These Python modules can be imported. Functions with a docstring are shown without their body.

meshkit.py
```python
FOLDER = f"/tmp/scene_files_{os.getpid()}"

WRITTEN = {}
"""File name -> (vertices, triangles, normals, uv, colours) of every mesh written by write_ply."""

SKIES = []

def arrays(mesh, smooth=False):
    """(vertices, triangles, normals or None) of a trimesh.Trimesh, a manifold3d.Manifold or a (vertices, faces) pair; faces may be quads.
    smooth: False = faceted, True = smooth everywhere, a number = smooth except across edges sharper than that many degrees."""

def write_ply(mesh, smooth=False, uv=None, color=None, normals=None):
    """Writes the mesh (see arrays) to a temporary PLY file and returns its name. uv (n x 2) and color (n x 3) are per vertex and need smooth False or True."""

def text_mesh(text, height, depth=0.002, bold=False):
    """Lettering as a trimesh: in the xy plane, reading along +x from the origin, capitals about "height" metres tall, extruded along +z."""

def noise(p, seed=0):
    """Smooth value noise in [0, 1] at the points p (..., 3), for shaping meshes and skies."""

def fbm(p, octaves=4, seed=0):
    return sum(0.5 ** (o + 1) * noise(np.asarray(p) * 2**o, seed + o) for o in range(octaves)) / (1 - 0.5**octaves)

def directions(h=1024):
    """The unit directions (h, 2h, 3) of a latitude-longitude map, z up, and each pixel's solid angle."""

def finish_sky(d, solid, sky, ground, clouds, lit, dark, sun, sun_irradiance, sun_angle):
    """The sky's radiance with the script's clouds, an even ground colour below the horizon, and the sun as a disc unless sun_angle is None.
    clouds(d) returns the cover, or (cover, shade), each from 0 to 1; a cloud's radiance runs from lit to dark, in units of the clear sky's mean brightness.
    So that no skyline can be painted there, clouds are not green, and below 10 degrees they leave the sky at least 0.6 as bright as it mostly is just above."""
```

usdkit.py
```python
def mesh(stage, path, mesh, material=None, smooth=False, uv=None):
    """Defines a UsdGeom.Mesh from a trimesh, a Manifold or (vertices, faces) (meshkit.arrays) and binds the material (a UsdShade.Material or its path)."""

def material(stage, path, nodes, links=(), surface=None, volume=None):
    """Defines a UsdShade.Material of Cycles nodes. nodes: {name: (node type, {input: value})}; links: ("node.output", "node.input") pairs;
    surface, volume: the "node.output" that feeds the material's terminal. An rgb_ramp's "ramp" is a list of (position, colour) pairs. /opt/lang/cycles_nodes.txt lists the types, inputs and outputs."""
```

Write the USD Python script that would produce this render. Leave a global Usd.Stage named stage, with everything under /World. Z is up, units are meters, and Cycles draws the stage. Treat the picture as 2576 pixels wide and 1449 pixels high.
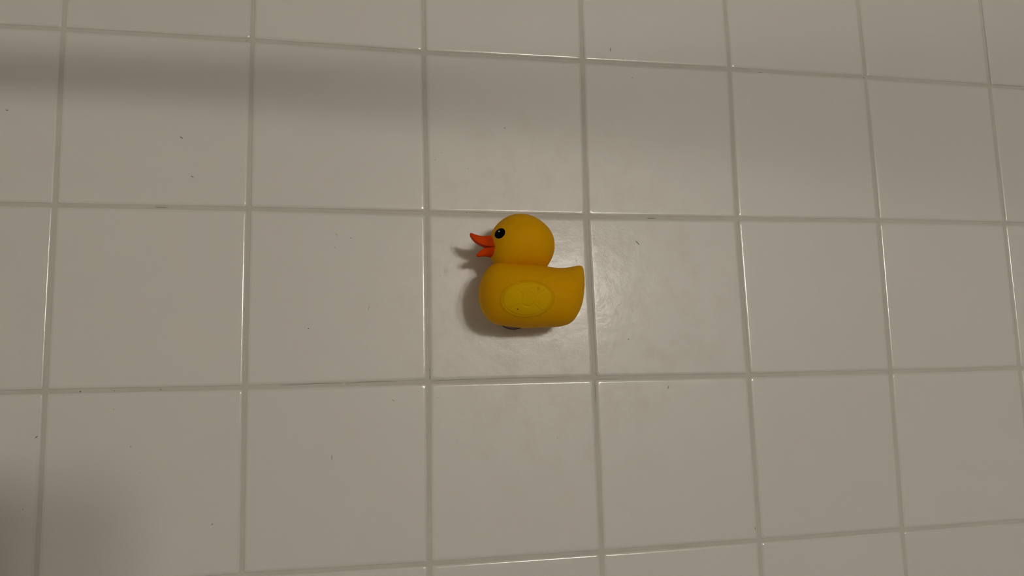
import math, random
import numpy as np, trimesh, usdkit
from pxr import Usd, UsdGeom, UsdLux, UsdShade, Sdf, Gf, Vt
from scipy.interpolate import splprep, splev, CloughTocher2DInterpolator, CubicSpline
from scipy.sparse import coo_matrix
from scipy.sparse.linalg import spsolve

stage = Usd.Stage.CreateInMemory()
UsdGeom.SetStageUpAxis(stage, UsdGeom.Tokens.z)
UsdGeom.SetStageMetersPerUnit(stage, 1.0)
UsdGeom.Xform.Define(stage, '/World')
rng = np.random.default_rng(7)

# ---------------------------------------------------------------- camera, light, exposure
# Tiled wall = plane y 0, the room lies at y < 0, x to the right, z up, metres.
CAM = np.array([-0.10057, -0.48402, 1.42890])
RIGHT = np.array([0.98120, -0.19146, -0.02423]); FWD = np.array([0.19297, 0.97327, 0.12450]); UP = np.array([-0.00025, -0.12684, 0.99192])
FWD /= np.linalg.norm(FWD); RIGHT = np.cross(FWD, UP); RIGHT /= np.linalg.norm(RIGHT); UP = np.cross(RIGHT, FWD)
cam = UsdGeom.Camera.Define(stage, '/World/camera')
m = Gf.Matrix4d(1)
for r, v in enumerate((RIGHT, UP, -FWD, CAM)):
    m.SetRow(r, Gf.Vec4d(*map(float, v), 1.0 if r == 3 else 0.0))
cam.AddTransformOp().Set(m)
cam.CreateHorizontalApertureAttr(36.0); cam.CreateVerticalApertureAttr(36.0 * 1449 / 2576)
cam.CreateFocalLengthAttr(1907.8 / 2576 * 36)
cam.CreateClippingRangeAttr(Gf.Vec2f(0.01, 100))
EXPOSURE = 0.0
cam.CreateExposureAttr(EXPOSURE)
LAMP = np.array([0.630, -2.42, 1.805])            # middle of the two-globe wall lamp opposite the tiled wall
LAMP_RADIUS, LAMP_SPACING = 0.090, 0.115
LAMP_RADIANCE = 80.0
LAMP_COLOR = (1.0, 0.94, 0.848)
WALL_PAINT = (0.235, 0.222, 0.198)                    # the room's paint: its bounce fills the shadows

# ---------------------------------------------------------------- helpers
used = {}
def numbered(path):
    k = used.get(path, 0); used[path] = k + 1
    return path if k == 0 else f'{path}_{k:03d}'
def tag(prim, label=None, category=None, group=None, kind=None):
    for k, v in (('label', label), ('category', category), ('group', group), ('kind', kind)):
        if v: prim.SetCustomDataByKey(k, v)
    return prim
def thing(name, loc, label=None, category=None, kind=None):
    x = UsdGeom.Xform.Define(stage, numbered('/World/' + name)); x.AddTranslateOp().Set(Gf.Vec3d(*map(float, loc)))
    tag(x.GetPrim(), label, category, kind=kind)
    return str(x.GetPath()), np.asarray(loc, float)
def obj(name, mesh, mat, parent=None, smooth=30, label=None, category=None, kind=None):
    """One Mesh; vertices in world coordinates, moved into the parent's frame."""
    base, off = parent if parent else ('/World', np.zeros(3))
    if hasattr(mesh, 'vertices'): v, f = np.array(mesh.vertices), np.array(mesh.faces)
    else: v, f = np.asarray(mesh[0], float), np.asarray(mesh[1], int)
    p = usdkit.mesh(stage, numbered(f'{base}/{name}'), (v - off, f), '/World/Looks/' + mat, smooth)
    tag(p.GetPrim(), label, category, kind=kind)
    return (str(p.GetPath()), off), p
def box(lo, hi):
    return trimesh.creation.box(bounds=[lo, hi])
def cat(*ms): return trimesh.util.concatenate([m if hasattr(m, 'vertices') else trimesh.Trimesh(*m, process=False) for m in ms])
def tube(pts, rad, sides=12, cap=True):
    p = np.asarray(pts, float); n = len(p); rad = np.broadcast_to(rad, (n,))
    t = np.gradient(p, axis=0); t /= np.linalg.norm(t, axis=1, keepdims=True)
    a = np.cross(t[0], [0, 0, 1.0] if abs(t[0][2]) < .9 else [1.0, 0, 0]); V = []
    ang = np.arange(sides) * 2 * np.pi / sides
    for k in range(n):
        a = a - t[k] * (a @ t[k]); a /= np.linalg.norm(a); b = np.cross(t[k], a)
        V.append(p[k] + rad[k] * (np.cos(ang)[:, None] * a + np.sin(ang)[:, None] * b))
    V = np.vstack(V); F = []
    for k in range(n - 1):
        for s in range(sides):
            q = (k*sides+s, k*sides+(s+1) % sides, (k+1)*sides+(s+1) % sides, (k+1)*sides+s)
            F += [(q[0], q[1], q[2]), (q[0], q[2], q[3])]
    if cap:
        V = np.vstack([V, p[0], p[-1]]); c0, c1 = len(V) - 2, len(V) - 1
        for s in range(sides):
            F += [(c0, (s+1) % sides, s), (c1, (n-1)*sides+s, (n-1)*sides+(s+1) % sides)]
    return trimesh.Trimesh(V, F, process=False)
def lathe(profile, centre, axis='z', n=40):
    """Closed profile of (radius, height) turned about an axis through centre."""
    mm = trimesh.creation.revolve(np.asarray(profile, float), sections=n)
    if axis == 'y': mm.apply_transform(trimesh.transformations.rotation_matrix(math.pi/2, [1, 0, 0]))   # height runs towards -y
    if mm.volume < 0: mm.invert()
    mm.apply_translation(centre)
    return mm

# ---------------------------------------------------------------- materials
def principled(name, color, **kw):
    usdkit.material(stage, '/World/Looks/' + name, {'p': ('principled_bsdf', {'base_color': color, **kw})}, surface='p.BSDF')
UsdGeom.Scope.Define(stage, '/World/Looks')
TILE = (0.765, 0.745, 0.70)
usdkit.material(stage, '/World/Looks/tile_glaze', {
    'geo': ('geometry', {}), 'edge': ('attribute', {'attribute': 'edge'}), 'inf': ('object_info', {}),
    # soap film on and around the tile that carries the duck
    'd': ('vector_math', {'math_type': 'distance', 'vector2': (0.035, 0.0, 1.485)}),
    'near': ('map_range', {'from_min': 0.150, 'from_max': 0.055, 'to_min': 0.0, 'to_max': 1.0, 'clamp': True}),
    'blot': ('noise_texture', {'scale': 55.0, 'detail': 5.0, 'roughness': 0.62}),
    'blotr': ('map_range', {'from_min': 0.46, 'from_max': 0.68, 'clamp': True}),
    'film': ('math', {'math_type': 'multiply'}),
    "film2": ("math", {"math_type": "multiply", "value2": 0.42}),
    'tone': ('mix_color', {'fac': 0.5, 'a': tuple(.985*c for c in TILE), 'b': tuple(1.015*c for c in TILE)}),
    'col': ('mix_color', {'b': (0.60, 0.545, 0.47)}),
    # a rounded edge wears clean and glossy, the flats are satin
    'coat': ('mix_float', {'a': 0.19, 'b': 0.03}),
    'rough': ('mix_float', {'a': 0.44, 'b': 0.18}),
    'grain': ('noise_texture', {'scale': 900.0, 'detail': 3.0, 'roughness': 0.6}),
    'wave': ('noise_texture', {'scale': 120.0, 'detail': 2.0}),
    'gr': ('math', {'math_type': 'multiply_add', 'value2': 0.55, 'value3': 0.10}),
    'gh': ('math', {'math_type': 'multiply'}),
    'b1': ('bump', {'strength': 0.25, 'distance': 0.0006}),
    'b2': ('bump', {'strength': 0.42, 'distance': 0.00013}),
    'p': ('principled_bsdf', {'ior': 1.5, 'specular_ior_level': 0.60, 'coat_roughness': 0.135})},
    [('geo.position', 'd.vector1'), ('d.value', 'near.value'), ('geo.position', 'blot.vector'), ('blot.fac', 'blotr.value'),
     ('blotr.result', 'film.value1'), ('near.result', 'film.value2'), ('film.value', 'film2.value1'), ('inf.random', 'tone.fac'),
     ('tone.result', 'col.a'), ('film2.value', 'col.fac'), ('col.result', 'p.base_color'),
     ('edge.fac', 'rough.fac'), ('edge.fac', 'coat.fac'), ('coat.result', 'p.coat_weight'), ('rough.result', 'p.roughness'),
     ('geo.position', 'grain.vector'), ('geo.position', 'wave.vector'), ('near.result', 'gr.value1'), ('gr.value', 'gh.value1'), ('grain.fac', 'gh.value2'),
     ('wave.fac', 'b1.height'), ('gh.value', 'b2.height'), ('b1.normal', 'b2.normal'), ('b2.normal', 'p.normal'), ('b2.normal', 'p.coat_normal')], surface='p.BSDF')
usdkit.material(stage, '/World/Looks/grout', {
    'geo': ('geometry', {}), 'n': ('noise_texture', {'scale': 45.0, 'detail': 4.0, 'roughness': 0.65}),
    'r': ('rgb_ramp', {'ramp': [(0.3, (0.585, 0.56, 0.505)), (0.5, (0.625, 0.60, 0.55)), (0.8, (0.65, 0.625, 0.575))]}),
    'n2': ('noise_texture', {'scale': 1200.0, 'detail': 3.0}), 'b': ('bump', {'strength': 0.25, 'distance': 0.0003}),
    'p': ('principled_bsdf', {'roughness': 0.75, 'specular_ior_level': 0.3})},
    [('geo.position', 'n.vector'), ('n.fac', 'r.fac'), ('r.color', 'p.base_color'), ('geo.position', 'n2.vector'), ('n2.fac', 'b.height'), ('b.normal', 'p.normal')], surface='p.BSDF')
usdkit.material(stage, '/World/Looks/wall_paint', {
    'geo': ('geometry', {}), 'n': ('noise_texture', {'scale': 160.0, 'detail': 2.0}), 'b': ('bump', {'strength': 0.2, 'distance': 0.001}),
    'p': ('principled_bsdf', {'base_color': WALL_PAINT, 'roughness': 0.7})},
    [('geo.position', 'n.vector'), ('n.fac', 'b.height'), ('b.normal', 'p.normal')], surface='p.BSDF')
principled('brown_paint', (0.13, 0.115, 0.095), roughness=0.6)
principled('white_wall_paint', (0.64, 0.615, 0.56), roughness=0.6)
principled('floor_vinyl', (0.36, 0.33, 0.29), roughness=0.5)
def vinyl(name, color, **kw):
    usdkit.material(stage, '/World/Looks/' + name, {
        'geo': ('geometry', {}), 'n': ('noise_texture', {'scale': 90.0, 'detail': 3.0}),
        'c': ('mix_color', {'a': tuple(.97*x for x in color), 'b': tuple(1.03*x for x in color)}),
        'p': ('principled_bsdf', {'roughness': 0.55, 'specular_ior_level': 0.04, **kw})},
        [('geo.position', 'n.vector'), ('n.fac', 'c.fac'), ('c.result', 'p.base_color')], surface='p.BSDF')
SSS = dict(subsurface_weight=0.12, subsurface_scale=0.003, subsurface_radius=(1.0, 0.5, 0.1))
vinyl('yellow_vinyl', (0.79, 0.388, 0.0008), **SSS)
vinyl('pad_vinyl', (0.80, 0.46, 0.002), **SSS)
vinyl('orange_vinyl', (0.70, 0.063, 0.004), roughness=0.45)
principled('eye_paint', (0.002, 0.002, 0.003), roughness=0.6, specular_ior_level=0.03)
principled('white_paint', (0.60, 0.58, 0.54), roughness=0.5)
principled('dark_dirt', (0.17, 0.15, 0.125), roughness=0.8)
principled('crack_dirt', (0.27, 0.245, 0.205), roughness=0.9)
principled('faint_dirt', (0.46, 0.425, 0.37), roughness=0.8)
principled('hole_black', (0.01, 0.004, 0.002), roughness=0.9)
principled('smudge', (0.68, 0.395, 0.002), roughness=0.6, specular_ior_level=0.04)
principled('water_mark', (0.73, 0.705, 0.655), roughness=0.5)
principled('cup_rubber', (0.50, 0.44, 0.40), roughness=0.25, transmission_weight=0.35, ior=1.45)
principled('cup_rim', (0.13, 0.10, 0.08), roughness=0.35)
principled('chrome', (0.75, 0.75, 0.75), metallic=1.0, roughness=0.15)
principled('phone_black', (0.02, 0.02, 0.022), roughness=0.3)
principled('lens_glass', (0.01, 0.01, 0.015), roughness=0.05)
principled('tripod_black', (0.03, 0.03, 0.03), roughness=0.5)
usdkit.material(stage, '/World/Looks/lamp_glow', {'e': ('emission', {'color': LAMP_COLOR, 'strength': LAMP_RADIANCE})}, surface='e.emission')

# ---------------------------------------------------------------- the room
X0, X1, Y1, ZTOP = -0.719, 0.928, -2.56, 2.40
obj('floor', box((X0, Y1, -0.05), (X1, 0.02, 0.0)), 'floor_vinyl', kind='structure')
obj('ceiling', box((X0, Y1, ZTOP), (X1, 0.02, ZTOP + .05)), 'wall_paint', kind='structure')
obj('wall_left', box((X0 - .06, Y1 - .06, -.05), (X0, 0.02, ZTOP + .05)), 'white_wall_paint', kind='structure')
obj('wall_right', box((X1, Y1 - .06, -.05), (X1 + .06, 0.02, ZTOP + .05)), 'brown_paint', kind='structure')
obj('wall_front', box((X0, Y1 - .06, -.05), (X1, Y1, ZTOP + .05)), 'wall_paint', kind='structure')

wall = thing('wall_back', (0, 0, 0), kind='structure')
obj('plaster', box((X0, 0.0025, -.05), (X1, 0.06, ZTOP + .05)), 'wall_paint', wall)
PITCH, GX, GZ = 0.1098, -0.280, 1.650           # tile grid: node (i, j) at GX + i*PITCH, GZ - j*PITCH
I0, I1, J0, J1 = -4, 11, -6, 9
obj('grout', box((X0, 0.0008, GZ - J1*PITCH), (X1, 0.0026, GZ - J0*PITCH)), 'grout', wall)
# how far each crossing of the joints is out of the true grid (mm), measured on the wall
OUT = {(0,0):(-0.69,0.45),(1,0):(0.03,0.68),(2,0):(-0.12,-0.48),(3,0):(0.04,-0.08),(4,0):(0.96,0.81),(5,0):(1.58,0.78),(6,0):(0.49,-0.01),(0,1):(-0.15,0.23),(1,1):(-0.16,0.26),(2,1):(0.74,-0.26),(3,1):(-1.26,-0.70),(4,1):(-0.80,-0.07),(5,1):(1.84,0.48),(6,1):(0.39,0.23),(0,2):(-0.29,0.23),(1,2):(-0.46,-0.17),(2,2):(0.58,0.69),(3,2):(0.09,0.56),(4,2):(0.73,-0.16),(5,2):(1.39,0.03),(6,2):(0.33,0.49),(1,3):(-0.19,0.39),(2,3):(-0.07,-0.49),(3,3):(0.64,-0.70),(4,3):(1.07,-0.54),(5,3):(-0.08,0.14)}
def node(i, j):
    dx, dz = OUT.get((i, j), (0, 0))
    if (i, j) not in OUT:
        r = np.random.default_rng(abs(i*131 + j*17) + 5); dx, dz = r.uniform(-.4, .4, 2)
    return np.array([GX + i*PITCH + dx/1000, GZ - j*PITCH + dz/1000])
GAP = 0.00225
EDGE_W, EDGE_H = 0.0022, 0.00095
RINGS = [0, .00006, .0002, .0005, .0009, .0015, .0022]
def tile_mesh(i, j):
    r = np.random.default_rng((i + 40)*97 + (j + 40))
    q = [node(i, j+1), node(i+1, j+1), node(i+1, j), node(i, j)]        # counter-clockwise in (x, z)
    V, E = [], []
    def ring(d, y, e, rad):
        P = []
        n = 4
        for k in range(4):
            p, a, b = q[k], q[k-1], q[(k+1) % 4]
            u = (b - p)/np.linalg.norm(b - p); w = (a - p)/np.linalg.norm(a - p)
            g = GAP/2 + d
            c = p + (u + w)*(g + rad)
            for s in range(n + 1):
                t = s/n*np.pi/2
                P.append(c - rad*(u*np.cos(t) + w*np.sin(t)))
        for x, z in P: V.append((x, y, z)); E.append(e)
    tilt = r.normal(0, .0009, 2); dep = r.normal(0, .00010); cx, cz = np.mean(q, 0)
    ring(0, 0.0024, 1, .0016)
    for d in RINGS:
        y = EDGE_H*(1 - math.sqrt(max(0, 1 - ((EDGE_W - d)/EDGE_W)**2.2)))
        ring(d, y, 1.0 if d < EDGE_W*.9 else 0.0, .0016 + .3*d)
    nr, ns = len(RINGS) + 1, 20
    # a flat field with its own inner loop, so that the edge's shading stays at the edge
    ring(EDGE_W + .003, 0.0, 0.0, .003); nr += 1
    V.append((cx, 0.0, cz)); E.append(0.0)
    V = np.array(V); F = []
    for k in range(nr - 1):
        for s in range(ns):
            a, b, c, d = k*ns+s, k*ns+(s+1) % ns, (k+1)*ns+(s+1) % ns, (k+1)*ns+s
            F += [(a, b, c), (a, c, d)]
    for s in range(ns): F.append(((nr-1)*ns+s, (nr-1)*ns+(s+1) % ns, len(V)-1))
    V[:, 1] += dep + (V[:, 0]-cx)*tilt[0] + (V[:, 2]-cz)*tilt[1]
    V[:ns, 1] = 0.0024
    return V, np.array(F), np.array(E)
def set_edge(prim, E):
    UsdGeom.PrimvarsAPI(prim).CreatePrimvar('edge', Sdf.ValueTypeNames.FloatArray, 'vertex').Set(Vt.FloatArray.FromNumpy(E.astype(np.float32)))
for j in range(J0, J1):
    for i in range(I0, I1):
        V, F, E = tile_mesh(i, j)
        _, p = obj('tile', (V, F), 'tile_glaze', wall, smooth=True)
        set_edge(p, E)
# dirt and hairs stuck to the tiles and cracks in the grout: parts of the wall, (x, z) in mm from the grid's first crossing
def on_wall(x, z, y=0.0): return np.array([GX + x/1000, y, GZ + z/1000])
HAIRS = [((np.float64(68.47), np.float64(-64.92)), (np.float64(70.12), np.float64(-66.12)), 0.176, 1), ((np.float64(75.62), np.float64(-89.71)), (np.float64(77.02), np.float64(-90.42)), 0.16, 1), ((np.float64(-29.33), np.float64(-52.33)), (np.float64(-27.93), np.float64(-52.56)), 0.24, 1), ((np.float64(162.94), np.float64(-124.34)), (np.float64(163.07), np.float64(-125.88)), 0.176, 0), ((np.float64(171.31), np.float64(-127.17)), (np.float64(172.79), np.float64(-127.41)), 0.176, 0), ((np.float64(362.27), np.float64(-126.86)), (np.float64(364.73), np.float64(-129.45)), 0.176, 1), ((np.float64(183.3), np.float64(-170.71)), (np.float64(182.68), np.float64(-173.47)), 0.16, 0), ((np.float64(197.03), np.float64(-229.38)), (np.float64(198.99), np.float64(-230.67)), 0.2, 0), ((np.float64(-3.86), np.float64(-245.57)), (np.float64(-2.68), np.float64(-244.5)), 0.2, 1), ((np.float64(92.4), np.float64(-299.24)), (np.float64(93.16), np.float64(-298.5)), 0.2, 1), ((np.float64(225.46), np.float64(-74.43)), (np.float64(226.9), np.float64(-74.38)), 0.16, 0), ((np.float64(437.08), np.float64(-320.74)), (np.float64(437.82), np.float64(-322.59)), 0.2, 0), ((np.float64(349.9), np.float64(10.76)), (np.float64(350.1), np.float64(8.43)), 0.24, 0), ((np.float64(380.32), np.float64(-227.35)), (np.float64(380.98), np.float64(-225.52)), 0.2, 0), ((np.float64(160.84), np.float64(-261.97)), (np.float64(160.97), np.float64(-264.82)), 0.24, 0)]
CRACKS = [((np.float64(55.0), np.float64(-109.5)), (np.float64(62.69), np.float64(-109.66)), 0.174), ((np.float64(128.93), np.float64(-219.23)), (np.float64(166.72), np.float64(-218.69)), 0.099), ((np.float64(169.12), np.float64(-218.69)), (np.float64(200.78), np.float64(-218.46)), 0.087), ((np.float64(221.92), np.float64(-218.51)), (np.float64(251.13), np.float64(-218.3)), 0.099), ((np.float64(251.13), np.float64(-218.3)), (np.float64(314.32), np.float64(-218.76)), 0.074), ((np.float64(221.01), np.float64(-210.11)), (np.float64(221.05), np.float64(-217.86)), 0.136), ((np.float64(329.61), np.float64(-219.97)), (np.float64(347.06), np.float64(-220.16)), 0.087), ((np.float64(329.71), np.float64(-220.88)), (np.float64(329.72), np.float64(-234.37)), 0.099), ((np.float64(439.45), np.float64(-111.52)), (np.float64(440.02), np.float64(-121.21)), 0.074), ((np.float64(371.39), np.float64(-110.63)), (np.float64(377.76), np.float64(-110.54)), 0.186), ((np.float64(461.57), np.float64(-0.8)), (np.float64(466.32), np.float64(-0.65)), 0.31), ((np.float64(548.45), np.float64(0.39)), (np.float64(550.12), np.float64(0.33)), 0.186)]
SPECKS = [((np.float64(273.04), np.float64(-50.64)), 0.36, 1, -0.0001), ((np.float64(353.95), np.float64(-193.67)), 0.36, 1, -0.0001), ((np.float64(146.43), np.float64(-184.64)), 0.324, 1, -0.0001), ((np.float64(18.38), np.float64(-219.84)), 0.36, 1, 0.0004), ((np.float64(36.76), np.float64(-219.86)), 0.252, 1, 0.0004), ((np.float64(62.06), np.float64(-219.88)), 0.288, 1, 0.0004), ((np.float64(36.84), np.float64(-230.5)), 0.324, 0, -0.0001), ((np.float64(46.76), np.float64(-252.53)), 0.252, 1, -0.0001), ((np.float64(52.32), np.float64(-267.32)), 0.252, 0, -0.0001), ((np.float64(365.24), np.float64(-10.26)), 0.36, 0, -0.0001), ((np.float64(229.96), np.float64(-69.55)), 0.288, 0, -0.0001), ((np.float64(247.61), np.float64(-79.5)), 0.324, 0, -0.0001), ((np.float64(225.82), np.float64(-228.94)), 0.216, 0, -0.0001), ((np.float64(302.85), np.float64(-256.89)), 0.288, 0, -0.0001), ((np.float64(295.35), np.float64(-75.93)), 0.216, 0, -0.0001), ((np.float64(228.55), np.float64(-151.31)), 0.216, 0, -0.0001), ((np.float64(338.9), np.float64(-136.84)), 0.288, 0, -0.0001), ((np.float64(353.51), np.float64(-118.98)), 0.252, 0, -0.0001), ((np.float64(199.6), np.float64(-0.43)), 0.324, 0, 0.0005), ((np.float64(-8.43), np.float64(-284.8)), 0.288, 0, -0.0001), ((np.float64(246.31), np.float64(-109.07)), 0.252, 1, 0.0004), ((np.float64(106.43), np.float64(0.21)), 0.36, 0, 0.0005), ((np.float64(358.95), np.float64(3.27)), 0.288, 0, -0.0001), ((np.float64(279.72), np.float64(-80.95)), 0.216, 0, -0.0001), ((np.float64(162.24), np.float64(-133.29)), 0.288, 0, -0.0001), ((np.float64(319.82), np.float64(-141.05)), 0.288, 0, -0.0001)]
WATER = (np.float64(232.32), np.float64(-148.19))
def strand(a, b, rad, mat, name, bend=0.045, y=-0.0002):
    a, b = on_wall(*a, y), on_wall(*b, y); d = b - a; nrm = np.array([-d[2], 0, d[0]])
    t = np.linspace(0, 1, 7)[:, None]
    pts = a + d*t + nrm*bend*np.sin(np.pi*t)
    obj(name, tube(pts, np.array([.45, .9, 1, 1, 1, .9, .45])*rad, 6), mat, wall, smooth=True)
for a, b, rad, dark in HAIRS: strand(a, b, rad/1000, 'dark_dirt' if dark else 'faint_dirt', 'hair')
for a, b, rad in CRACKS: strand(a, b, rad/1000, 'crack_dirt', 'grout_crack', 0.01, 0.0007)
for (x, z), rad, dark, y in SPECKS:
    s = trimesh.creation.icosphere(subdivisions=1, radius=rad/1000)
    s.apply_scale([1, .5, 1]); s.vertices *= rng.uniform(.8, 1.2, s.vertices.shape)
    s.apply_translation(on_wall(x, z, y)); obj('dirt_speck', s, 'dark_dirt' if dark else 'faint_dirt', wall, smooth=True)

t = np.arange(28)*2*np.pi/28; rr = 1.25*(1 + .06*np.sin(2*t + 1) + .04*np.sin(5*t))
mark = (np.vstack([[on_wall(WATER[0] + q*math.cos(w), WATER[1] + q*math.sin(w), -.00007) for q, w in zip(rr, t)], on_wall(*WATER, -.00007)]), [(28, k, (k+1) % 28) for k in range(28)])
obj('water_mark', mark, 'water_mark', wall, smooth=True)

# ---------------------------------------------------------------- rubber duck on its suction cup
def outline(pts, n):
    p = np.asarray(pts, float); p = np.vstack([p, p[:1]])
    tck, _ = splprep(p.T, s=0, per=True)
    return np.array(splev(np.linspace(0, 1, n, endpoint=False), tck)).T
def inflate(o, centre, half, power, nr=30):
    """Half-thickness over a star-shaped outline: the Poisson solution, zero on the outline, raised to a power."""
    c = np.asarray(centre, float); n = len(o)
    s = np.sin(np.linspace(0, np.pi/2, nr + 1))[1:]
    uv = np.vstack([c[None], (c + (o - c)*s[:, None, None]).reshape(-1, 2)])
    k = np.arange(n); f = [np.c_[np.zeros(n, int), 1 + k, 1 + (k+1) % n]]
    for r in range(nr - 1):
        a = 1 + r*n + k; b = 1 + r*n + (k+1) % n
        f += [np.c_[a, a+n, b+n], np.c_[a, b+n, b]]
    f = np.vstack(f); P = uv[f]
    e = np.stack([P[:, 2]-P[:, 1], P[:, 0]-P[:, 2], P[:, 1]-P[:, 0]], 1)
    ar = .5*np.abs(e[:, 0, 0]*e[:, 1, 1] - e[:, 0, 1]*e[:, 1, 0])
    K = np.einsum('fid,fjd->fij', e, e)/(4*ar)[:, None, None]; N = len(uv)
    A = coo_matrix((K.ravel(), (np.repeat(f, 3, 1).ravel(), np.tile(f, (1, 3)).ravel())), (N, N)).tocsr()
    b = np.bincount(f.ravel(), np.repeat(ar/3, 3), N); free = np.arange(N - n); h = np.zeros(N)
    h[free] = spsolve(A[free][:, free], b[free])
    return uv, f, half*(np.maximum(h, 0)/h.max())**power
HEAD = [[-0.06, 51.61], [-1.47, 51.64], [-2.89, 51.55], [-4.32, 51.44], [-5.73, 51.18], [-7.11, 50.8], [-8.47, 50.33], [-9.78, 49.72], [-11.03, 48.99], [-12.24, 48.18], [-13.4, 47.3], [-14.51, 46.35], [-15.55, 45.34], [-16.49, 44.24], [-17.34, 43.08], [-18.12, 41.87], [-18.89, 40.65], [-19.63, 39.41], [-20.25, 38.13], [-20.6, 36.78], [-20.83, 35.38], [-20.92, 33.97], [-20.97, 32.58], [-20.96, 31.19], [-20.91, 29.81], [-20.82, 28.43], [-20.67, 27.04], [-20.4, 25.7], [-19.93, 24.44], [-19.28, 23.26], [-18.64, 22.06], [-18.15, 20.73], [-17.67, 19.38], [-17.07, 18.17], [-16.25, 17.19], [-15.15, 16.52], [-13.85, 16.08], [-12.42, 15.82], [-10.92, 15.67], [-9.43, 15.56], [-7.97, 15.45], [-6.56, 15.33], [-5.18, 15.23], [-3.82, 15.16], [-2.48, 15.11], [-1.14, 15.11], [0.21, 15.16], [1.58, 15.27], [2.96, 15.41], [4.37, 15.56], [5.82, 15.72], [7.31, 15.84], [8.85, 15.94], [10.44, 15.97], [11.97, 16.15], [13.35, 16.55], [14.49, 17.31], [15.26, 18.54], [16.08, 19.74], [16.87, 20.95], [17.61, 22.18], [18.26, 23.47], [18.84, 24.78], [19.34, 26.13], [19.74, 27.49], [19.98, 28.89], [20.16, 30.29], [20.22, 31.68], [20.16, 33.08], [20.02, 34.45], [19.8, 35.81], [19.46, 37.14], [19.03, 38.43], [18.48, 39.68], [17.82, 40.86], [17.06, 41.97], [16.22, 43.01], [15.31, 43.99], [14.36, 44.93], [13.37, 45.82], [12.35, 46.67], [11.29, 47.47], [10.19, 48.22], [9.04, 48.92], [7.86, 49.56], [6.64, 50.14], [5.37, 50.62], [4.06, 51.0], [2.71, 51.28], [1.34, 51.47]]
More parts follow.
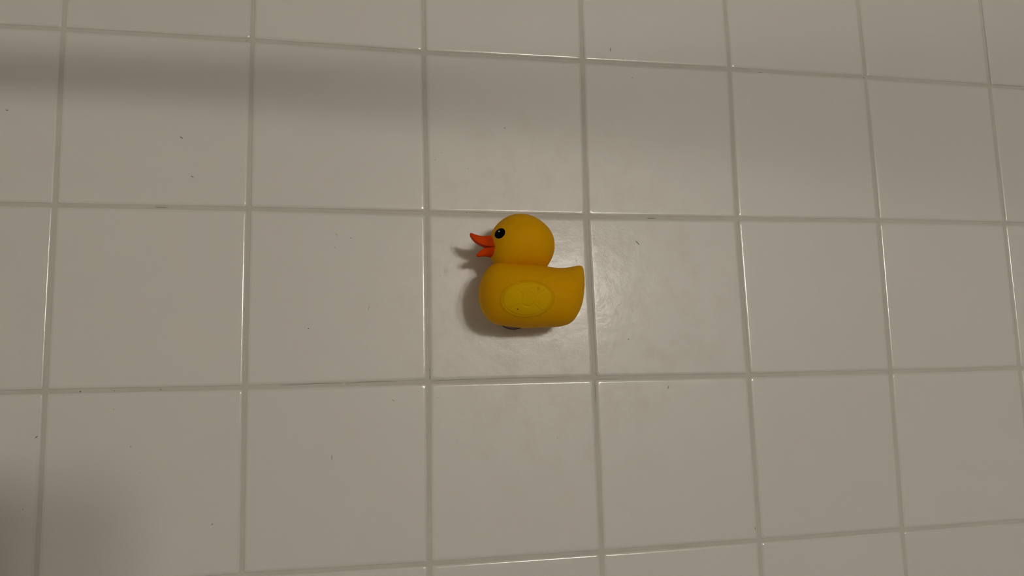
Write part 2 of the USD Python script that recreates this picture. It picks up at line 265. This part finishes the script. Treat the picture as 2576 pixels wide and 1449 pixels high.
BODY = [[-20.46, 19.04], [-22.0, 17.63], [-23.28, 15.96], [-24.41, 14.19], [-25.4, 12.37], [-26.19, 10.47], [-26.82, 8.52], [-27.3, 6.52], [-27.63, 4.51], [-27.79, 2.49], [-27.76, 0.47], [-27.6, -1.53], [-27.29, -3.51], [-26.82, -5.46], [-26.19, -7.34], [-25.4, -9.17], [-24.48, -10.94], [-23.36, -12.58], [-22.02, -14.04], [-20.47, -15.29], [-18.77, -16.33], [-16.94, -17.1], [-15.0, -17.61], [-12.99, -17.95], [-10.98, -18.23], [-8.95, -18.48], [-6.92, -18.71], [-4.89, -18.93], [-2.85, -19.16], [-0.81, -19.37], [1.24, -19.5], [3.31, -19.54], [5.39, -19.51], [7.48, -19.44], [9.57, -19.34], [11.65, -19.25], [13.74, -19.2], [15.83, -19.14], [17.96, -19.14], [20.09, -19.07], [22.24, -18.91], [24.38, -18.59], [26.46, -18.03], [28.44, -17.24], [30.11, -16.06], [31.53, -14.55], [32.69, -12.82], [33.74, -11.05], [34.73, -9.24], [35.55, -7.36], [36.21, -5.43], [36.75, -3.46], [37.17, -1.47], [37.5, 0.53], [37.78, 2.55], [38.05, 4.57], [38.25, 6.61], [38.39, 8.66], [38.46, 10.72], [38.53, 12.81], [38.62, 14.92], [38.48, 17.04], [37.79, 18.97], [35.68, 19.36], [33.53, 19.04], [31.37, 18.55], [29.14, 18.06], [26.9, 17.71], [24.7, 17.52], [22.51, 17.41], [20.35, 17.42], [18.23, 17.57], [16.18, 17.89], [14.2, 18.29], [12.22, 18.68], [10.22, 19.03], [8.22, 19.33], [6.21, 19.6], [4.2, 19.79], [2.17, 19.93], [0.14, 20.04], [-1.9, 20.09], [-3.93, 20.19], [-5.97, 20.32], [-7.99, 20.44], [-10.08, 20.68], [-12.2, 20.86], [-14.33, 20.86], [-16.47, 20.61], [-18.58, 20.04]]
MID = 28.0                                         # mm from the wall to the duck's middle plane
DUCK = np.array([-0.003, 0.0, 1.482])              # the point of the wall behind the duck
def D(u, w, v):                                    # duck frame (mm: along the wall, out from the middle plane, up) -> world
    return np.stack([DUCK[0] + np.asarray(u, float)/1000, -(MID + np.asarray(w, float))/1000, DUCK[2] + np.asarray(v, float)/1000], -1)
def solid(o, c, half, power):
    uv, f, t = inflate(o, c, half, power); n = len(uv); no = len(o)
    back = np.arange(n) + n; back[n - no:] = np.arange(n - no, n)      # the two halves share the outline
    V = np.vstack([D(uv[:, 0], t, uv[:, 1]), D(uv[:, 0], -t, uv[:, 1])])
    F = np.vstack([f, back[f][:, ::-1]])
    mm = trimesh.Trimesh(V, F, process=False)
    mm.remove_unreferenced_vertices()
    if mm.volume < 0: mm.invert()
    return mm, CloughTocher2DInterpolator(uv[:n], t)
duck = thing('rubber_duck', DUCK, 'yellow rubber duck with open orange beak stuck sideways to the white tiled wall', 'rubber duck')
body_mesh, body_t = solid(outline(BODY, 200), (2.0, -.6), 25.0, .44)
head_mesh, head_t = solid(outline(HEAD, 180), (0.4, 33.4), 20.5, .5)
obj('body', body_mesh, 'yellow_vinyl', duck, smooth=True)
head, _ = obj('head', head_mesh, 'yellow_vinyl', duck, smooth=True)

# beak: two curved shells, wide and rounded in plan, arched across
def bill(us, ridge, rim, width, thick, n=15):
    """us: stations from the tip to the root; ridge, rim: heights there at the middle and at the side edge; width: half-width."""
    rows = []
    for u, r, e, w in zip(us, ridge, rim, width):
        a = np.linspace(-1, 1, n); sg = np.sign(r - e) if abs(r - e) > 1e-6 else 1
        top = e + (r - e)*(1 - np.abs(a)**2.6)**.62
        low = np.full(n, e - sg*abs(thick)*.9)
        # rounded lip
        sec = [(x*w, t) for x, t in zip(a, top)] + [(1.03*w, e - sg*abs(thick)*.35)] + [(x*(w - .2), t) for x, t in zip(a[::-1], low[::-1])] + [(-1.03*w, e - sg*abs(thick)*.35)]
        rows.append(D([u]*len(sec), [s[0] for s in sec], [s[1] for s in sec]))
    ns = len(rows[0]); V = np.vstack(rows + [rows[0].mean(0)[None], rows[-1].mean(0)[None]]); F = []
    for k in range(len(rows) - 1):
        for s in range(ns):
            q = (k*ns+s, k*ns+(s+1) % ns, (k+1)*ns+(s+1) % ns, (k+1)*ns+s); F += [(q[0], q[1], q[2]), (q[0], q[2], q[3])]
    for s in range(ns):
        F += [(len(V)-2, (s+1) % ns, s), (len(V)-1, (len(rows)-1)*ns+s, (len(rows)-1)*ns+(s+1) % ns)]
    mm = trimesh.Trimesh(V, F, process=False)
    if mm.volume < 0: mm.invert()
    return mm
def stations(u0, u1, n=26): return u0 + (u1 - u0)*(1 - np.cos(np.linspace(0, np.pi/2, n)))
def curve(pts):
    p = np.array(pts); from scipy.interpolate import PchipInterpolator
    return PchipInterpolator(p[:, 0], p[:, 1])
us = stations(-32.75, -15.0)
ridge = curve([(-32.75, 38.9), (-32.2, 39.5), (-31.2, 39.2), (-28.96, 38.35), (-24.86, 37.63), (-20.46, 37.86), (-15, 38.6)])
rim = curve([(-32.75, 38.4), (-32.4, 37.9), (-31.4, 36.4), (-29.0, 34.3), (-26.6, 32.9), (-23.2, 31.6), (-21.0, 30.7), (-19.5, 30.3), (-15, 30.0)])
wid = curve([(-32.75, .5), (-32.5, 1.0), (-31.4, 1.8), (-29.0, 2.6), (-26.6, 2.9), (-24.5, 3.3), (-22.5, 4.4), (-20.5, 7.4), (-19.0, 9.2), (-15, 10.5)])
obj('upper_beak', bill(us, ridge(us), rim(us), wid(us), .85), 'orange_vinyl', duck, smooth=50)
us = stations(-28.95, -15.0)
ridge = curve([(-28.95, 24.85), (-28.6, 24.6), (-27.85, 24.6), (-24.56, 24.85), (-21.82, 24.8), (-20.3, 24.5), (-15, 24.2)])
rim = curve([(-28.95, 25.0), (-28.6, 25.3), (-27.4, 26.7), (-25.9, 27.9), (-24.6, 28.5), (-23.3, 28.8), (-21.0, 28.6), (-19.0, 28.5), (-15, 28.5)])
wid = curve([(-28.95, .4), (-28.3, 1.3), (-26.3, 2.5), (-24.6, 3.3), (-22.5, 4.6), (-20.5, 7.3), (-19.0, 8.8), (-15, 10.0)])
obj('lower_beak', bill(us, ridge(us), rim(us), wid(us), -1.0), 'orange_vinyl', duck, smooth=50)

# surface patches laid on the head and the body
def patch(height, cu, cv, a, b, tilt, lift, side=1, n=64, nr=9, dome=.12):
    c, s = math.cos(tilt), math.sin(tilt); V = []
    for r in np.r_[np.linspace(0, 1, nr)[1:], 1.001]:
        for k in range(n):
            t = 2*np.pi*k/n; x, y = a*r*math.cos(t), b*r*math.sin(t)
            u, v = cu + x*c - y*s, cv + x*s + y*c
            V.append((u, v, float(height(u, v)) + lift + dome*(1 - min(r, 1)**4) if r <= 1 else float(height(u, v)) - .3))
    V.append((cu, cv, float(height(cu, cv)) + lift + dome)); V = np.array(V)
    F = [(len(V)-1, k, (k+1) % n) for k in range(n)]
    for r in range(nr - 1):
        for k in range(n):
            q = (r*n+k, (r+1)*n+k, (r+1)*n+(k+1) % n, r*n+(k+1) % n); F += [(q[0], q[1], q[2]), (q[0], q[2], q[3])]
    mm = trimesh.Trimesh(D(V[:, 0], side*V[:, 2], V[:, 1]), F, process=False)
    if mm.face_normals[0][1]*side > 0: mm.invert()
    return mm
EYE = (-16.15, 37.05)
for side in (1, -1):
    eye, _ = obj('eye', patch(head_t, *EYE, 3.4, 2.55, math.radians(72), .03, side), 'eye_paint', head, smooth=True)
# the eye is already a sub-part of the head: its painted light is laid beside it there
obj('eye_highlight', patch(head_t, EYE[0] - .38, EYE[1] + 1.38, .52, .42, math.radians(60), .2, 1, 20, 4, .04), 'white_paint', head, smooth=True, label='small white dot painted on the black eye')

# oval pad with raised rim, centre ring and four spokes pressed into the duck's side
PC, PA, PB = (-2.45, -3.9), 14.6, 9.75
def seg(p, a, b):
    a, b = np.array(a), np.array(b); d = b - a; t = np.clip(((p - a) @ d)/(d @ d), 0, 1)
    return np.linalg.norm(p - a - t[:, None]*d, axis=1)
def pad_mesh(r0, r1, relief, n=200, nr=60):
    rr = np.linspace(r0, r1, nr + 1); t = np.arange(n)*2*np.pi/n
    U = PC[0] + PA*rr[:, None]*np.cos(t); Vv = PC[1] + PB*rr[:, None]*np.sin(t)
    p = np.c_[U.ravel(), Vv.ravel()]; h = body_t(p) + relief(np.repeat(rr, n), p)
    F = []
    i, k = np.meshgrid(np.arange(nr), np.arange(n), indexing='ij'); a = i*n + k; b = i*n + (k+1) % n
    F = np.vstack([np.c_[a.ravel(), (a+n).ravel(), (b+n).ravel()], np.c_[a.ravel(), (b+n).ravel(), b.ravel()]])
    mm = trimesh.Trimesh(D(p[:, 0], h, p[:, 1]), F, process=False)
    if mm.face_normals[len(F)//4][1] > 0: mm.invert()
    return mm
SPOKES = [((-6.0, -1.2), (-10.6, 2.5)), ((2.3, -1.4), (6.8, 1.0)), ((1.8, -7.8), (5.4, -11.0)), ((-6.8, -7.0), (-12.1, -9.8))]
def relief_pad(rr, p):
    base = np.full(len(p), .38)
    ring = np.abs(np.linalg.norm(p - np.array([-2.4, -4.4]), axis=1) - 4.15)
    g = np.exp(-(ring/.38)**2)
    for a, b in SPOKES: g = np.maximum(g, np.exp(-(seg(p, a, b)/.36)**2))
    g = np.maximum(g, np.exp(-((rr - 1)*11/.45)**2))
    return base - .31*g
def relief_rim(rr, p):
    x = (rr - .985)/.13
    return -.03 + .42*np.sin(np.pi*np.clip(x, 0, 1))**1.5
pad, _ = obj('oval_pad', pad_mesh(.004, 1.0, relief_pad), 'pad_vinyl', duck, smooth=True, label='greenish yellow oval pad with a ring and four spokes')
obj('pad_rim', pad_mesh(.985, 1.115, relief_rim, nr=14), 'yellow_vinyl', duck, smooth=True)
def pad_h(u, v): return body_t(u, v) + .38
obj('pin_hole', patch(pad_h, -8.05, -10.0, .34, .34, 0, .02, 1, 16, 3, .01), 'hole_black', pad, smooth=True, label='tiny black pin hole')
obj('smudge', patch(pad_h, 3.7, 1.7, .95, .9, 0, .005, 1, 20, 3, .01), 'smudge', pad, smooth=True)

# suction cup between the duck's back and the tile
CUP = (-1.3, -6.2); CR = 12.15
cc = D(CUP[0], -MID, CUP[1])
prof = [(0, 6.5), (3.5, 6.5), (3.8, 3.6), (7.0, 2.5), (10.5, 1.3), (CR - .3, .75), (CR - .3, .1), (0, .1)]
cup, _ = obj('suction_cup', lathe(np.array(prof)/1000, cc, 'y', 56), 'cup_rubber', duck, smooth=40, label='clear rubber suction cup pressed to the tile')
rim_pts = [cc + np.array([math.cos(t)*CR/1000, -.0006, math.sin(t)*CR/1000]) for t in np.linspace(0, 2*np.pi, 57)]
obj('cup_edge', tube(rim_pts, .00032, 8, False), 'cup_rim', cup, smooth=True, label='dark thin edge of the cup')

# ---------------------------------------------------------------- outside the frame: lamp, curved rail, phone on its tripod
lamp = thing('wall_lamp', (LAMP[0], Y1, LAMP[2] - .12), 'wall lamp of two white globes on the wall opposite the tiles', 'lamp')
for sgn in (-1, 1):
    g = trimesh.creation.uv_sphere(radius=LAMP_RADIUS, count=[24, 36]); g.apply_translation(LAMP + [sgn*LAMP_SPACING, 0, 0])
    obj('globe', g, 'lamp_glow', lamp, smooth=True)
    obj('socket', tube([LAMP + [sgn*LAMP_SPACING, -.09, 0], LAMP + [sgn*LAMP_SPACING, -.125, 0]], .032, 20), 'chrome', lamp)
obj('back_plate', box((LAMP[0] - .28, Y1, LAMP[2] - .05), (LAMP[0] + .27, Y1 + .022, LAMP[2] + .05)), 'chrome', lamp)

rail = thing('curved_rail', (X0, -.20, 1.63), 'thin chrome curved rail above the duck, running from the left wall to the right wall', 'rail')
kn = np.array([(X0, -.20, 1.634), (-.45, -.285, 1.642), (-0.1694, -0.37, 1.6494), (-0.1027, -0.4, 1.653), (-0.0146, -0.46, 1.6574), (0.1026, -0.57, 1.6653), (0.2199, -0.71, 1.6759), (0.3306, -0.88, 1.6892), (0.455, -1.1, 1.7063), (.70, -1.46, 1.734), (X1, -1.80, 1.761)])
cs = CubicSpline(np.r_[0, np.cumsum(np.linalg.norm(np.diff(kn, axis=0), axis=1))], kn)
obj('tube', tube(cs(np.linspace(0, cs.x[-1], 90)), .0080, 16), 'chrome', rail, smooth=True)
for k, s in ((0, 1), (-1, -1)):
    fl = trimesh.creation.cylinder(radius=.024, height=.008, sections=32); fl.apply_transform(trimesh.transformations.rotation_matrix(math.pi/2, [0, 1, 0])); fl.apply_translation(kn[k] + [s*.004, 0, 0])
    obj('flange', fl, 'chrome', rail)

# phone that takes the picture: its lens sits at the camera, the glass just behind it
BACK = CAM - FWD*0.012
def P(a, b, c): return BACK + RIGHT*a + UP*b - FWD*c
def slab(a0, a1, b0, b1, c0, c1, r):
    from shapely.geometry import box as sbox
    poly = sbox(a0 + r, b0 + r, a1 - r, b1 - r).buffer(r, quad_segs=6)
    e = trimesh.creation.extrude_polygon(poly, c1 - c0); v = np.array(e.vertices)
    e.vertices = P(v[:, 0:1], v[:, 1:2], v[:, 2:3] + c0)
    if e.volume < 0: e.invert()
    return e
PHONE = (-.135, .026, -.052, .040)
phone = thing('phone', P((PHONE[0]+PHONE[1])/2, PHONE[2], .004), 'black phone held sideways in the clamp of the tripod', 'phone')
obj('casing', slab(*PHONE, 0, .008, .010), 'phone_black', phone, smooth=30)
obj('camera_lens', slab(-.006, .006, -.006, .006, -.0025, .0, .0058), 'lens_glass', phone, smooth=30)
cx = (PHONE[0] + PHONE[1])/2
foot = P(cx, PHONE[2], .004)
tripod = thing('tripod', (foot[0], foot[1], 0), 'black tripod that carries the phone', 'tripod')
obj('clamp', slab(cx - .025, cx + .025, PHONE[2] - .012, PHONE[2] + .0, -.004, .013, .003), 'tripod_black', tripod, smooth=30)
top = P(cx, PHONE[2] - .010, .004)
obj('column', tube([top, (foot[0], foot[1], top[2] - .03), (foot[0], foot[1], .75), (foot[0], foot[1], .45)], [.006, .010, .011, .011], 16), 'tripod_black', tripod, smooth=30)
for k in range(3):
    t = math.radians(90 + 120*k)
    obj('leg', tube([(foot[0], foot[1], .78), (foot[0] + .30*math.cos(t), foot[1] + .30*math.sin(t), .006)], [.010, .006], 12), 'tripod_black', tripod, smooth=30)
for n, label, c in (('wall_back', 'wall of white square tiles with pale grout behind the duck', 'wall'), ('wall_left', 'plain off-white side wall left of the tiled wall', 'wall'),
                    ('wall_right', 'dark brown painted side wall right of the tiled wall', 'wall'), ('wall_front', 'plain painted wall that carries the globe lamp', 'wall'),
                    ('floor', 'grey-brown vinyl floor of the small room', 'floor'), ('ceiling', 'plain painted ceiling of the small room', 'ceiling')):
    tag(stage.GetPrimAtPath('/World/' + n), label, c)
